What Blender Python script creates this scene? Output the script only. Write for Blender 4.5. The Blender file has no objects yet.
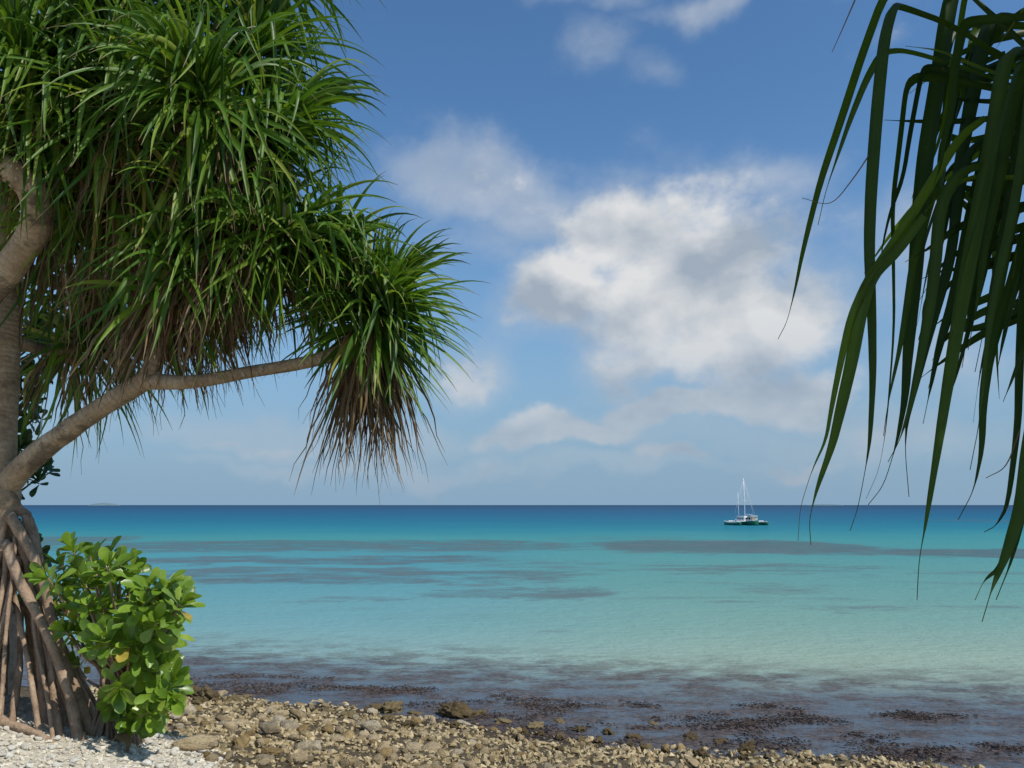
import bpy, bmesh, math, random
from math import sin, cos, pi, radians as R, sqrt, exp, log10
from mathutils import Vector as V, noise as mnoise

S = bpy.context.scene
C = S.collection

# ------------------------------------------------------------------ camera
F = 804.0                       # focal length in pixels of the 1024 px wide frame
EYE = 3.6                       # metres above the water
PITCH = math.atan(121.0 / F)
cam_d = bpy.data.cameras.new('camera')
cam = bpy.data.objects.new('camera', cam_d)
C.objects.link(cam)
cam.location = (0, 0, EYE)
cam.rotation_euler = (pi / 2 + PITCH, 0, 0)
cam_d.sensor_width = 36
cam_d.lens = 36 * F / 1024
cam_d.clip_start = 0.05
cam_d.clip_end = 60000
S.camera = cam
S.render.resolution_x, S.render.resolution_y = 1024, 768

def ray(px, py):
    a, b = (px - 512) / F, (384 - py) / F
    return V((a, cos(PITCH) - b * sin(PITCH), sin(PITCH) + b * cos(PITCH)))

def P(px, py, d):
    """point seen at a pixel, d metres ahead"""
    r = ray(px, py)
    return V((0, 0, EYE)) + r * (d / r.y)

def G(px, py, z=0.0):
    r = ray(px, py)
    return V((0, 0, EYE)) + r * ((z - EYE) / r.z)

# ------------------------------------------------------------------ node helper
class N:
    def __init__(s, tree):
        s.t = tree; s.n = tree.nodes; s.l = tree.links
        s.n.clear()
    def new(s, typ, **kw):
        nd = s.n.new(typ)
        for k, v in kw.items():
            if k.startswith('i_'):
                s.put(nd, k[2:].replace('_', ' '), v)
            else:
                setattr(nd, k, v)
        return nd
    def put(s, nd, key, v):
        sock = nd.inputs[key]
        if isinstance(v, bpy.types.NodeSocket): s.l.new(v, sock)
        else: sock.default_value = v
    def m(s, op, a, b=None, c=None, clamp=False):
        nd = s.n.new('ShaderNodeMath'); nd.operation = op; nd.use_clamp = clamp
        for i, v in enumerate((a, b, c)):
            if v is not None: s.put(nd, i, v)
        return nd.outputs[0]
    def add(s, *a):
        r = a[0]
        for v in a[1:]: r = s.m('ADD', r, v)
        return r
    def mul(s, *a):
        r = a[0]
        for v in a[1:]: r = s.m('MULTIPLY', r, v)
        return r
    def step(s, x, lo, hi, a=0.0, b=1.0):
        nd = s.n.new('ShaderNodeMapRange'); nd.interpolation_type = 'SMOOTHSTEP'
        s.put(nd, 0, x)
        for i, v in enumerate((lo, hi, a, b)): s.put(nd, i + 1, v)
        return nd.outputs[0]
    def mix(s, f, a, b, typ='MIX'):
        nd = s.n.new('ShaderNodeMix'); nd.data_type = 'RGBA'; nd.blend_type = typ
        s.put(nd, 0, f)
        for k, v in ((6, a), (7, b)):
            if isinstance(v, tuple) and len(v) == 3: v = v + (1,)
            s.put(nd, k, v)
        return nd.outputs[2]
    def noise(s, vec, scale, detail=4, rough=.5, dist=0.0):
        nd = s.n.new('ShaderNodeTexNoise')
        if vec is not None: s.put(nd, 'Vector', vec)
        nd.inputs['Scale'].default_value = scale; nd.inputs['Detail'].default_value = detail
        nd.inputs['Roughness'].default_value = rough; nd.inputs['Distortion'].default_value = dist
        return nd.outputs['Fac']
    def xyz(s, vec):
        nd = s.n.new('ShaderNodeSeparateXYZ'); s.put(nd, 0, vec); return nd.outputs
    def comb(s, x, y, z):
        nd = s.n.new('ShaderNodeCombineXYZ')
        for i, v in enumerate((x, y, z)): s.put(nd, i, v)
        return nd.outputs[0]
    def ramp(s, f, stops, interp='LINEAR'):
        nd = s.n.new('ShaderNodeValToRGB'); s.put(nd, 0, f)
        e = nd.color_ramp.elements; nd.color_ramp.interpolation = interp
        while len(e) < len(stops): e.new(0.5)
        for k, (p, c) in enumerate(stops):
            e[k].position = p; e[k].color = tuple(c) + (1,) if len(c) == 3 else c
        return nd.outputs[0]
    def attr(s, name):
        nd = s.n.new('ShaderNodeAttribute'); nd.attribute_name = name; return nd.outputs['Fac']
    def bump(s, h, strength, dist=.02):
        nd = s.n.new('ShaderNodeBump'); nd.inputs['Strength'].default_value = strength
        nd.inputs['Distance'].default_value = dist; s.put(nd, 'Height', h); return nd.outputs[0]

def lin(r, g, b):
    f = lambda c: (c / 255 / 12.92) if c <= 10 else ((c / 255 + .055) / 1.055) ** 2.4
    return (f(r), f(g), f(b))

# ------------------------------------------------------------------ sky
SUN_EL, SUN_AZ = R(50), R(125)          # azimuth clockwise from +Y (straight ahead)
w = bpy.data.worlds.new('World'); S.world = w; w.use_nodes = True
k = N(w.node_tree)
tc = k.new('ShaderNodeTexCoord').outputs['Generated']
sky = k.new('ShaderNodeTexSky', sky_type='NISHITA', sun_disc=False, sun_elevation=SUN_EL, sun_rotation=SUN_AZ,
            altitude=0, air_density=1.0, dust_density=0.6, ozone_density=2.0)
dx, dy, dz = k.xyz(tc)
az = k.m('ARCTAN2', dx, dy)
el = k.m('ARCSINE', dz)
wob = k.noise(tc, 5.0, 5, .55)
wob2 = k.noise(k.comb(dy, dz, dx), 6.0, 5, .55)
azw = k.add(az, k.mul(k.add(wob, -.5), .17))
elw = k.add(el, k.mul(k.add(wob2, -.5), .14))
CLOUDS = [  # px, py, half width, half height, weight of the dense cloud, weight of the soft veil
    (690, 285, 112, 80, 1.05, 1), (605, 232, 74, 50, .95, 1), (780, 315, 76, 62, 1.0, 1), (550, 285, 60, 52, 1.0, 1), (720, 360, 112, 36, .92, .95), (690, 210, 45, 26, .72, .8), (640, 340, 50, 30, .6, .8),
    (425, 160, 55, 32, .40, .85), (480, 178, 66, 36, .48, .9), (540, 202, 60, 38, .66, .95), (500, 235, 60, 40, .2, .6), (440, 210, 50, 36, .1, .45), (795, 408, 80, 24, 1.05, .95), (690, 416, 66, 18, 1.0, .9), (750, 442, 100, 18, .55, .75),
    (556, 432, 30, 18, 1.25, .95), (602, 436, 36, 15, 1.0, .85), (520, 444, 36, 12, .7, .8), (640, 416, 30, 12, .75, .8), (478, 370, 46, 32, .78, .9), (770, 178, 48, 26, .3, .55), (618, 44, 42, 26, .2, .5), (672, 68, 36, 18, .15, .4), (740, -6, 90, 16, .42, .7),
    (575, -6, 80, 14, .3, .6), (230, 440, 130, 22, .4, .8), (400, 440, 90, 16, .44, .8), (430, 466, 130, 12, .4, .8), (672, 464, 36, 9, .85, .9), (780, 462, 60, 9, .7, .8), (500, 468, 60, 8, .65, .8), (240, 452, 60, 12, .65, .85), (640, 470, 120, 10, .4, .7), (300, 474, 120, 9, .4, .75), (900, 440, 80, 20, .6, .8),
    (330, 300, 60, 40, .3, .5), (900, 260, 60, 60, .4, .6), (940, 380, 60, 40, .45, .6)]
totv = None
tot = None
for (px, py, hw, hh, wt, vt) in CLOUDS:
    r = ray(px, py).normalized(); a0 = math.atan2(r.x, r.y); e0 = math.asin(r.z)
    u = k.mul(k.add(azw, -a0), F / hw * .92); v = k.mul(k.add(elw, -e0), F / hh * .92)
    e_ = k.m('EXPONENT', k.mul(k.add(k.mul(u, u), k.mul(v, v)), -.75)); g = k.mul(e_, wt); gv = k.mul(e_, vt)
    tot = g if tot is None else k.m('SMOOTH_MAX', tot, g, .25)
    totv = gv if totv is None else k.m('MAXIMUM', totv, gv)
tcs = k.comb(dx, dy, k.mul(dz, 1.35))
up = k.new('ShaderNodeVectorMath', operation='ADD'); k.put(up, 0, tcs); up.inputs[1].default_value = (.016, -.01, .055)
f1 = k.noise(tcs, 8.5, 11, .57, .12)
s1 = k.noise(tcs, 6.5, 5, .5, .1)
f2 = k.noise(up.outputs[0], 6.5, 5, .5, .1)
fb = k.noise(tcs, 2.6, 3, .5)
back = k.mul(k.step(k.m('ABSOLUTE', az), .75, 1.3), k.step(fb, .5, .68), .8)     # other clouds round the rest of the sky
dens = k.add(k.m('MAXIMUM', tot, back), k.mul(k.add(f1, -.5), 1.25))
core = k.step(dens, .29, .82)
veil = k.step(k.add(k.m('MAXIMUM', totv, back), k.mul(k.add(f1, -.5), 1.0)), .15, .85)
alpha = k.m('MAXIMUM', core, k.mul(veil, .60))
lit = k.m('ADD', k.mul(k.add(s1, k.mul(f2, -1)), 3.4), k.add(.40, k.mul(k.add(f1, -.35), .9)), clamp=True)
thick = k.step(dens, .55, 1.25)
low = k.step(el, .04, .26)
shade = k.m('MULTIPLY', lit, k.add(.45, k.mul(low, .55)), clamp=True)
ccol = k.mix(shade, (4.1, 4.9, 5.9), (8.7, 8.8, 8.9))
ccol = k.mix(k.mul(k.add(1.0, k.mul(core, -1)), .75), ccol, (5.0, 5.9, 7.0))
alpha = k.mul(alpha, k.add(.70, k.mul(low, .28)))
skyc = k.mix(1.0, sky.outputs[0], (.95, 1.36, 1.62), 'MULTIPLY')
skyc = k.mix(k.m('POWER', k.step(el, .52, -.04), 1.5), skyc, (2.95, 4.55, 6.25))
bg = k.new('ShaderNodeBackground'); k.put(bg, 'Color', k.mix(alpha, skyc, ccol)); bg.inputs['Strength'].default_value = .085
out = k.new('ShaderNodeOutputWorld'); k.l.new(bg.outputs[0], out.inputs[0])

sd = bpy.data.lights.new('sun', 'SUN'); sd.energy = 4.0; sd.angle = R(.53); sd.color = (1, .95, .87)
sun = bpy.data.objects.new('sun', sd); C.objects.link(sun)
TOSUN = V((sin(SUN_AZ) * cos(SUN_EL), cos(SUN_AZ) * cos(SUN_EL), sin(SUN_EL)))
sun.rotation_euler = TOSUN.to_track_quat('Z', 'Y').to_euler()
sun.location = (8, -6, 20)

S.view_settings.view_transform = 'Standard'
S.view_settings.look = 'None'
S.view_settings.exposure = 0.0
S.view_settings.gamma = 1
S.render.engine = 'CYCLES'
S.cycles.max_bounces = 8
S.cycles.transparent_max_bounces = 8

# ------------------------------------------------------------------ materials
def mat(name):
    m = bpy.data.materials.new(name); m.use_nodes = True
    return m, N(m.node_tree)

def finish(k, shader):
    o = k.new('ShaderNodeOutputMaterial'); k.l.new(shader, o.inputs[0])

def princ(k, col, rough, normal=None, spec=.5):
    b = k.new('ShaderNodeBsdfPrincipled')
    if isinstance(col, tuple): col = tuple(col[:3]) + (1,)
    k.put(b, 'Base Color', col); k.put(b, 'Roughness', rough); b.inputs['Specular IOR Level'].default_value = spec
    if normal is not None: k.put(b, 'Normal', normal)
    return b.outputs[0]

def leaf_mat(name, stops, rough, transl, tcol, tip=(.16, .11, .05), tip_at=.86, spec=.5):
    m, k = mat(name)
    col = k.ramp(k.attr('tone'), stops)
    pos = k.new('ShaderNodeNewGeometry').outputs['Position']
    n = k.noise(pos, 14, 3)
    col = k.mix(k.step(n, .35, .75, 0, .45), col, k.mix(1.0, col, (1.5, 1.35, .9), 'MULTIPLY'))
    vein = k.noise(k.comb(k.mul(k.attr('across'), 5.5), k.mul(k.attr('along'), 1.5), k.mul(k.attr('tone'), 40)), 2.0, 3, .6)
    col = k.mix(k.step(vein, .35, .65, 0, .5), col, k.mix(1.0, col, (.55, .6, .6), 'MULTIPLY'))
    blem = k.noise(pos, 38, 4, .7)
    if tip: col = k.mix(k.step(blem, .66, .74, 0, .75), col, (.13, .085, .035))
    if tip: col = k.mix(k.step(k.add(k.attr('along'), k.mul(k.add(n, -.5), .25)), tip_at, 1.0), col, tip)
    b = princ(k, col, rough, None, spec)
    tr = k.new('ShaderNodeBsdfTranslucent'); k.put(tr, 'Color', k.mix(1.0, col, tcol, 'MULTIPLY'))
    mx = k.new('ShaderNodeMixShader', i_Fac=transl)
    k.l.new(b, mx.inputs[1]); k.l.new(tr.outputs[0], mx.inputs[2])
    finish(k, mx.outputs[0]); return m

M = {}
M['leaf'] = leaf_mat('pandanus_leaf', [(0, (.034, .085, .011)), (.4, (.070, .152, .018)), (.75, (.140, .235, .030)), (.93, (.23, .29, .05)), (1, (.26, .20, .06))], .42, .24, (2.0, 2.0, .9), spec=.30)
M['leaf_dark'] = leaf_mat('pandanus_leaf_shaded', [(0, (.010, .024, .008)), (.5, (.038, .074, .010)), (1, (.100, .160, .020))], .46, .38, (2.0, 2.1, .7), spec=.22)  # greens darkened beyond the left tree's: the crown's shade is in the colour
M['dead'] = leaf_mat('dead_leaf', [(0, (.085, .05, .024)), (.5, (.20, .13, .065)), (.9, (.34, .24, .135)), (1, (.50, .39, .25))], .75, .2, (1.3, 1.2, 1.0), None)
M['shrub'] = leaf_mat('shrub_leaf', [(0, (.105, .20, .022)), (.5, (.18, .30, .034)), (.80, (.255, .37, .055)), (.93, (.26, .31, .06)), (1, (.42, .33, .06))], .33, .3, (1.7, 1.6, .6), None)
M['shrub_dark'] = leaf_mat('shrub_leaf_shaded', [(0, (.02, .055, .012)), (1, (.06, .125, .025))], .4, .25, (1.6, 1.6, .7), None)  # shrub leaf for the bush behind, its shade put into darker greens

m, k = mat('bark'); M['bark'] = m
al = k.attr('along'); pos = k.new('ShaderNodeNewGeometry').outputs['Position']
n1 = k.noise(pos, 5, 6, .6); n2 = k.noise(pos, 30, 4, .6)
ring = k.m('SINE', k.add(k.mul(al, 150), k.mul(n1, 22)))
col = k.ramp(k.add(k.mul(n1, .7), k.mul(n2, .3)), [(.3, (.16, .108, .064)), (.48, (.34, .245, .15)), (.62, (.45, .34, .225)), (.75, (.54, .44, .32))])
col = k.mix(k.mul(k.step(ring, .6, 1), k.step(n1, .35, .65), .3), col, (.11, .078, .05))
st = k.noise(pos, 2.3, 6, .7)
col = k.mix(k.step(st, .52, .60, 0, .7), col, (.075, .058, .045))
col = k.mix(k.step(k.noise(pos, 11, 5, .7), .60, .66, 0, .55), col, (.46, .43, .37))
finish(k, princ(k, col, .85, k.bump(k.add(k.mul(ring, -.16), k.mul(n2, 1.0), k.mul(n1, .8)), .8, .012), .25))

m, k = mat('root_bark'); M['root'] = m
al = k.attr('along'); pos = k.new('ShaderNodeNewGeometry').outputs['Position']
n1 = k.noise(pos, 7, 6, .62); n2 = k.noise(pos, 60, 3)
col = k.ramp(k.add(k.mul(n1, .75), k.mul(n2, .25)), [(.3, (.13, .085, .055)), (.47, (.30, .21, .14)), (.6, (.40, .29, .20)), (.72, (.50, .39, .29))])
finish(k, princ(k, col, .85, k.bump(k.add(n2, k.mul(n1, 1.5)), .7, .012), .2))

def rock_mat(name, stops, rough=.9, scale=9, spec=.25, pitc=.45, bd=.018):
    m, k = mat(name)
    co = k.new('ShaderNodeTexCoord').outputs['Object']; rnd = k.new('ShaderNodeObjectInfo').outputs['Random']
    off = k.new('ShaderNodeVectorMath', operation='ADD'); k.put(off, 0, co); k.put(off, 1, k.comb(k.mul(rnd, 31), k.mul(rnd, 17), k.mul(rnd, 7)))
    n1 = k.noise(off.outputs[0], scale * .35, 5, .6); n2 = k.noise(off.outputs[0], scale * 1.6, 6, .65)
    col = k.ramp(k.add(k.mul(n1, .45), k.mul(n2, .4), k.mul(k.add(rnd, -.5), .22), .08), stops)
    vo = k.new('ShaderNodeTexVoronoi'); k.put(vo, 'Vector', off.outputs[0]); vo.inputs['Scale'].default_value = scale * 1.1
    pit = k.step(vo.outputs['Distance'], .0, .35)
    col = k.mix(k.mul(k.add(1, k.mul(pit, -1)), .5), col, tuple(c * pitc for c in stops[0][1]))
    finish(k, princ(k, col, rough, k.bump(k.add(k.mul(n2, 1.2), k.mul(pit, .6), n1), .9, bd), spec))
    return m
M['rock_tan'] = rock_mat('tan_rock', [(0.3, (0.192, 0.142, 0.077)), (0.5, (0.396, 0.307, 0.182)), (0.66, (0.54, 0.437, 0.275)), (0.8, (0.672, 0.578, 0.396))])
M['rock_grey'] = rock_mat('grey_rock', [(0.3, (0.18, 0.142, 0.09)), (0.5, (0.372, 0.307, 0.204)), (0.66, (0.528, 0.448, 0.314)), (0.8, (0.672, 0.59, 0.44))])
M['rock_ochre'] = rock_mat('ochre_rock', [(0.3, (0.168, 0.112, 0.046)), (0.5, (0.336, 0.236, 0.105)), (0.66, (0.456, 0.33, 0.16)), (0.8, (0.552, 0.437, 0.253))])
M['rock_wet'] = rock_mat('weedy_rock', [(.3, (.045, .030, .013)), (.48, (.14, .10, .045)), (.62, (.25, .19, .09)), (.78, (.36, .30, .18))], .75, 14, .3)
M['coral'] = rock_mat('bleached_coral', [(.3, (.56, .50, .40)), (.45, (.70, .65, .54)), (.6, (.80, .77, .67)), (.8, (.84, .82, .75))], .9, 12, .2, .8, .006)

# ground: pale coral grit above, brown rubble lower down, weed below the tide line
m, k = mat('beach'); M['beach'] = m
pos = k.new('ShaderNodeNewGeometry').outputs['Position']; X, Y, Z = k.xyz(pos)
n1 = k.noise(pos, 1.1, 5, .6); n2 = k.noise(pos, 22, 6, .65)
white = k.step(k.add(k.attr('pale'), k.mul(k.add(n1, -.5), .5)), .42, .6)
brown = k.ramp(n2, [(.3, (.035, .025, .013)), (.5, (.09, .066, .036)), (.7, (.20, .155, .09))])
pale = k.ramp(n2, [(.3, (.38, .32, .24)), (.5, (.62, .56, .45)), (.7, (.76, .71, .60))])
col = k.mix(white, brown, pale)
col = k.mix(k.step(k.add(Z, k.mul(k.add(n1, -.5), .3)), -.02, .16, .85, 0), col, (.035, .026, .018))
finish(k, princ(k, col, .9, k.bump(n2, .9, .04), .2))

# ------------------------------------------------------------------ mesh helpers
class MB:
    def __init__(s): s.v = []; s.f = []; s.tone = []; s.al = []; s.ac = []
    def vert(s, p, tone=0.0, al=0.0, ac=0.0):
        s.v.append((p[0], p[1], p[2])); s.ac.append(ac); s.tone.append(tone); s.al.append(al); return len(s.v) - 1
    def build(s, name, material, parent=None, smooth=True, loc=None):
        o = V(parent.location) if parent is not None else (V(loc) if loc is not None else V((0, 0, 0)))
        if parent is not None and parent.parent is not None: o = V(parent.parent.location)
        me = bpy.data.meshes.new(name)
        me.from_pydata([(a - o.x, b - o.y, c - o.z) for a, b, c in s.v], [], s.f)
        for nm, dat in (('tone', s.tone), ('along', s.al), ('across', s.ac)):
            at = me.attributes.new(nm, 'FLOAT', 'POINT'); at.data.foreach_set('value', dat)
        me.polygons.foreach_set('use_smooth', [smooth] * len(me.polygons))
        me.materials.append(material); me.update()
        ob = bpy.data.objects.new(name, me); C.objects.link(ob)
        if parent is not None: ob.parent = parent
        else: ob.location = o
        return ob
    def box(s, c, half, rot=0.0, taper=1.0):
        b = len(s.v)
        for sz in (-1, 1):
            tp = taper if sz > 0 else 1
            for sx, sy in ((-1, -1), (1, -1), (1, 1), (-1, 1)):
                x, y = sx * half[0] * tp, sy * half[1] * tp
                s.vert((c[0] + x * cos(rot) - y * sin(rot), c[1] + x * sin(rot) + y * cos(rot), c[2] + sz * half[2]))
        s.f += [(b, b + 3, b + 2, b + 1), (b + 4, b + 5, b + 6, b + 7)] + [(b + i, b + (i + 1) % 4, b + 4 + (i + 1) % 4, b + 4 + i) for i in range(4)]

def catmull(pts, n):
    pts = [V(p) for p in pts]; q = [pts[0] * 2 - pts[1]] + pts + [pts[-1] * 2 - pts[-2]]; out = []
    for i in range(1, len(q) - 2):
        a, b, c, d = q[i - 1:i + 3]
        for j in range(n):
            t = j / n
            out.append(.5 * ((2 * b) + (c - a) * t + (2 * a - 5 * b + 4 * c - d) * t * t + (3 * b - a - 3 * c + d) * t ** 3))
    out.append(pts[-1]); return out

def tube(mb, pts, radii, sides=10, n=6, wob=.06, rng=random, freq=6.0):
    """tapered limb along points; radii one per point"""
    path = catmull(pts, n) if n > 1 else [V(p) for p in pts]
    rad = []
    for i in range(len(pts) - 1):
        for j in range(n): rad.append(radii[i] + (radii[i + 1] - radii[i]) * j / n)
    rad.append(radii[-1])
    d = (path[1] - path[0]).normalized(); side = d.orthogonal().normalized(); rows = []; al = 0; sd_ = rng.random() * 50
    for i, p in enumerate(path):
        if i: al += (p - path[i - 1]).length
        nd = (path[min(i + 1, len(path) - 1)] - path[max(i - 1, 0)])
        if nd.length > 1e-7: nd.normalize()
        else: nd = d
        side = (side - nd * side.dot(nd)).normalized(); bi = nd.cross(side); row = []
        for q in range(sides):
            a = 2 * pi * q / sides
            o = side * cos(a) + bi * sin(a)
            r = rad[i] * (1 + wob * mnoise.noise((p + o * rad[i]) * freq + V((sd_, 0, 0))) * 2)
            row.append(mb.vert(p + o * r, 0, al))
        rows.append(row)
    for a, b in zip(rows, rows[1:]):
        for q in range(sides): mb.f.append((a[q], a[(q + 1) % sides], b[(q + 1) % sides], b[q]))
    mb.f.append(tuple(reversed(rows[0]))); mb.f.append(tuple(rows[-1]))

def strip(mb, path, side0, width, tone, keel=.28, prof=None, twist=0.0):
    """a strap leaf along a path: two faces across, folded on its keel"""
    n = len(path) - 1; side = V(side0); rows = []
    for i, p in enumerate(path):
        t = i / n
        d = path[min(i + 1, n)] - path[max(i - 1, 0)]
        if d.length < 1e-8: d = V((0, 0, -1))
        d.normalize(); side = side - d * side.dot(d)
        side = side.normalized() if side.length > 1e-5 else d.orthogonal().normalized()
        nm = d.cross(side)
        if twist:
            a = twist * t; sv = side * cos(a) + nm * sin(a); nv = nm * cos(a) - side * sin(a)
        else: sv, nv = side, nm
        ww = width * (prof(t) if prof else min(1, .7 + 2 * t) * (1 - t ** 1.9)) * .5
        ww = max(ww, .0009)
        rows.append((mb.vert(p - sv * ww, tone, t, -1), mb.vert(p + nv * ww * keel * 2, min(max(tone, .9), tone + .12), t, 0), mb.vert(p + sv * ww, tone, t, 1)))
    for a, b in zip(rows, rows[1:]):
        mb.f.append((a[0], a[1], b[1], b[0])); mb.f.append((a[1], a[2], b[2], b[1]))

DOWN = V((0, 0, -1))
def grow(p0, d, length, droop, kink, rng, n=11, stiff=1.6):
    """path of a leaf that leaves along d and sags under its weight; kink = where it folds over (0..1) or None"""
    p = V(p0); d = V(d).normalized(); out = [p.copy()]; ds = length / n
    kk = int(kink * n) if kink else -1
    wx = V((rng.gauss(0, 1), rng.gauss(0, 1), 0)) * .05
    for i in range(n):
        t = (i + 1) / n
        if i == kk: d = (d * .35 + DOWN * 1.0 + wx).normalized()
        g = droop * t ** stiff * (3.0 / n) * max(.15, (1 - (d.dot(DOWN)) ** 2) if d.dot(DOWN) > 0 else 1.0)
        d = (d + DOWN * g + wx * .6).normalized()
        p = p + d * ds; out.append(p.copy())
    return out

def frame_of(ax):
    ax = V(ax).normalized(); a = ax.orthogonal().normalized(); return ax, a, ax.cross(a)

def rosette(mb, c, axis, n, length, width, rng, lo=8, hi=112, droop=.75, pk=.3, core=.22, tone0=.0, tone1=.93, segs=11, minx=-9):
    ax, a, b = frame_of(axis)
    for i in range(n):
        f = (i + .5) / n; th = R(lo + (hi - lo) * f ** .85 + rng.gauss(0, 14)); ph = i * 2.39996 + rng.gauss(0, .4)
        rad = a * cos(ph) + b * sin(ph)
        d = ax * cos(th) + rad * sin(th)
        if d.x < minx: continue
        p0 = V(c) + ax * core * (.55 - f) + rad * .035
        L = length * (.72 + .36 * rng.random()) * (.8 + .2 * min(1, f * 3))
        kink = rng.uniform(.3, .62) if rng.random() < pk * (.35 + f) else None
        tone = tone0 + (tone1 - tone0) * min(1, max(0, rng.gauss(.45, .24)))
        if f > .7 and rng.random() < .10: tone = rng.uniform(.93, 1.0)
        path = grow(p0, d, L, droop * rng.uniform(.6, 1.4), kink, rng, segs)
        sd_ = d.cross(ax)
        if sd_.length < .05: sd_ = a
        strip(mb, path, sd_.normalized(), width * rng.uniform(.8, 1.2), tone, .3, None, rng.gauss(0, .35))

def skirt(mb, c, axis, n, length, rng, spread=.12, width=.028, splay=.35):
    """dry leaves hanging under a head"""
    ax, a, b = frame_of(axis)
    for i in range(n):
        ph = rng.random() * 2 * pi; rad = a * cos(ph) + b * sin(ph)
        p0 = V(c) - ax * rng.uniform(.0, .34) + rad * spread * rng.uniform(.3, 1)
        d = (rad * splay + DOWN * rng.uniform(.3, 1.0) + V((rng.gauss(0, .2), rng.gauss(0, .2), 0)))
        path = grow(p0, d, length * rng.uniform(.45, 1.1), 2.4, None, rng, 8, .6)
        j = .012
        path = [q + V((rng.gauss(0, j), rng.gauss(0, j), 0)) * (ii / 8) for ii, q in enumerate(path)]
        strip(mb, path, rad.cross(DOWN) if abs(rad.z) < .95 else a, width * rng.uniform(.35, 1.15), rng.random() ** 1.3, .45, lambda t: (1 - t ** 2.5), rng.gauss(0, 1.4))

def tag(o, label=None, cat=None, group=None, kind=None):
    if label: o['label'] = label
    if cat: o['category'] = cat
    if group: o['group'] = group
    if kind: o['kind'] = kind
    return o

def thing(name, loc, label, cat, group=None):
    o = bpy.data.objects.new(name, None); o.empty_display_size = .2; C.objects.link(o); o.location = loc
    return tag(o, label, cat, group)

# ------------------------------------------------------------------ ground
SH0 = V((-5.7, 15.75)); SHN = V((.34, .94)).normalized()
def shore(x, y):                    # metres seaward of the water's edge
    return (V((x, y)) - SH0).dot(SHN) + .55 * sin(x * .55 + 1.0) * .5 + .35 * mnoise.noise(V((x * .5, y * .5, 3)))
def ground(x, y):
    s = shore(x, y)
    if s > 0: z = -.10 * s - .004 * s * s
    else:
        q = -s; z = .17 * q + .0075 * q * q
        if z > 1.7: z = 1.7 + .36 * math.tanh((z - 1.7) / .36)
    z += .30 * exp(-((x + 3.75) ** 2 + (y - 5.75) ** 2) / 1.0)
    return z + .05 * mnoise.noise(V((x * 1.3, y * 1.3, 0))) + .02 * mnoise.noise(V((x * 4, y * 4, 5)))
def paleness(x, y):
    """1 on the white coral berm, 0 on the brown rubble"""
    u = (V((x, y)) - V((-2.0, 5.6)))
    s = shore(x, y)
    return max(0.0, min(1.0, .5 - (s + 7.4) * .55 - max(0, x + 2.7) * .55))
def hit(px, py):
    r = ray(px, py); o = V((0, 0, EYE)); t = 3.0
    while t < 40:
        q = o + r * t
        if q.z <= ground(q.x, q.y): return V((q.x, q.y, ground(q.x, q.y)))
        t += .03
    return None

def axis_vals(lo, hi, fine_lo, fine_hi, step, grow_=1.25):
    v = []; x = fine_lo
    while x <= fine_hi: v.append(x); x += step
    st = step; x = fine_hi
    while x < hi: st *= grow_; x += st; v.append(x)
    st = step; x = fine_lo; pre = []
    while x > lo: st *= grow_; x -= st; pre.append(x)
    return pre[::-1] + v
xs = axis_vals(-400, 400, -8, 7, .12); ys = axis_vals(-200, 18, 3.5, 16, .1)
mb = MB(); pal = []
for y in ys:
    for x in xs:
        mb.vert((x, y, max(-2.5, ground(x, y)))); pal.append(paleness(x, y))
nx = len(xs)
for j in range(len(ys) - 1):
    for i in range(nx - 1):
        q = j * nx + i; mb.f.append((q, q + 1, q + nx + 1, q + nx))
beach = mb.build('beach', M['beach']); tag(beach, kind='structure')
at = beach.data.attributes.new('pale', 'FLOAT', 'POINT'); at.data.foreach_set('value', pal)

# ------------------------------------------------------------------ sea
m, k = mat('sea_water'); M['sea'] = m
pos = k.new('ShaderNodeNewGeometry').outputs['Position']; X, Y, Z = k.xyz(pos)
nl = k.noise(pos, .035, 4, .55); nm = k.noise(pos, .22, 5, .6)
Yd = k.mul(Y, k.add(1.0, k.mul(k.add(nl, -.5), .35)))
fac = k.m('DIVIDE', k.m('SUBTRACT', k.m('LOGARITHM', k.m('MAXIMUM', Yd, 5.0), 10.0), .9), 2.6)
def at_row(py): return min(1, max(0, (log10(max(5.0, G(512, py).y)) - .9) / 2.6))
SEA = [(770, (.16, .20, .19)), (700, (.22, .29, .25)), (660, (.275, .365, .285)), (625, (.185, .325, .275)), (585, (.120, .29, .265)), (553, (.075, .265, .262)),
       (538, (.050, .25, .26)), (529, (.018, .19, .25)), (522, (.012, .145, .225)), (515, (.012, .110, .205)), (509.5, (.016, .082, .170)), (506.5, (.014, .060, .125))]
stops = [(at_row(py), c) for py, c in SEA]
col = k.ramp(fac, stops)
col = k.mix(k.mul(k.step(k.add(X, k.mul(k.add(nl, -.5), 14.0)), 9.0, -7.0), k.step(Y, 90, 45)), col, k.mix(1.0, col, (.84, .99, 1.20), 'MULTIPLY'))
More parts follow.
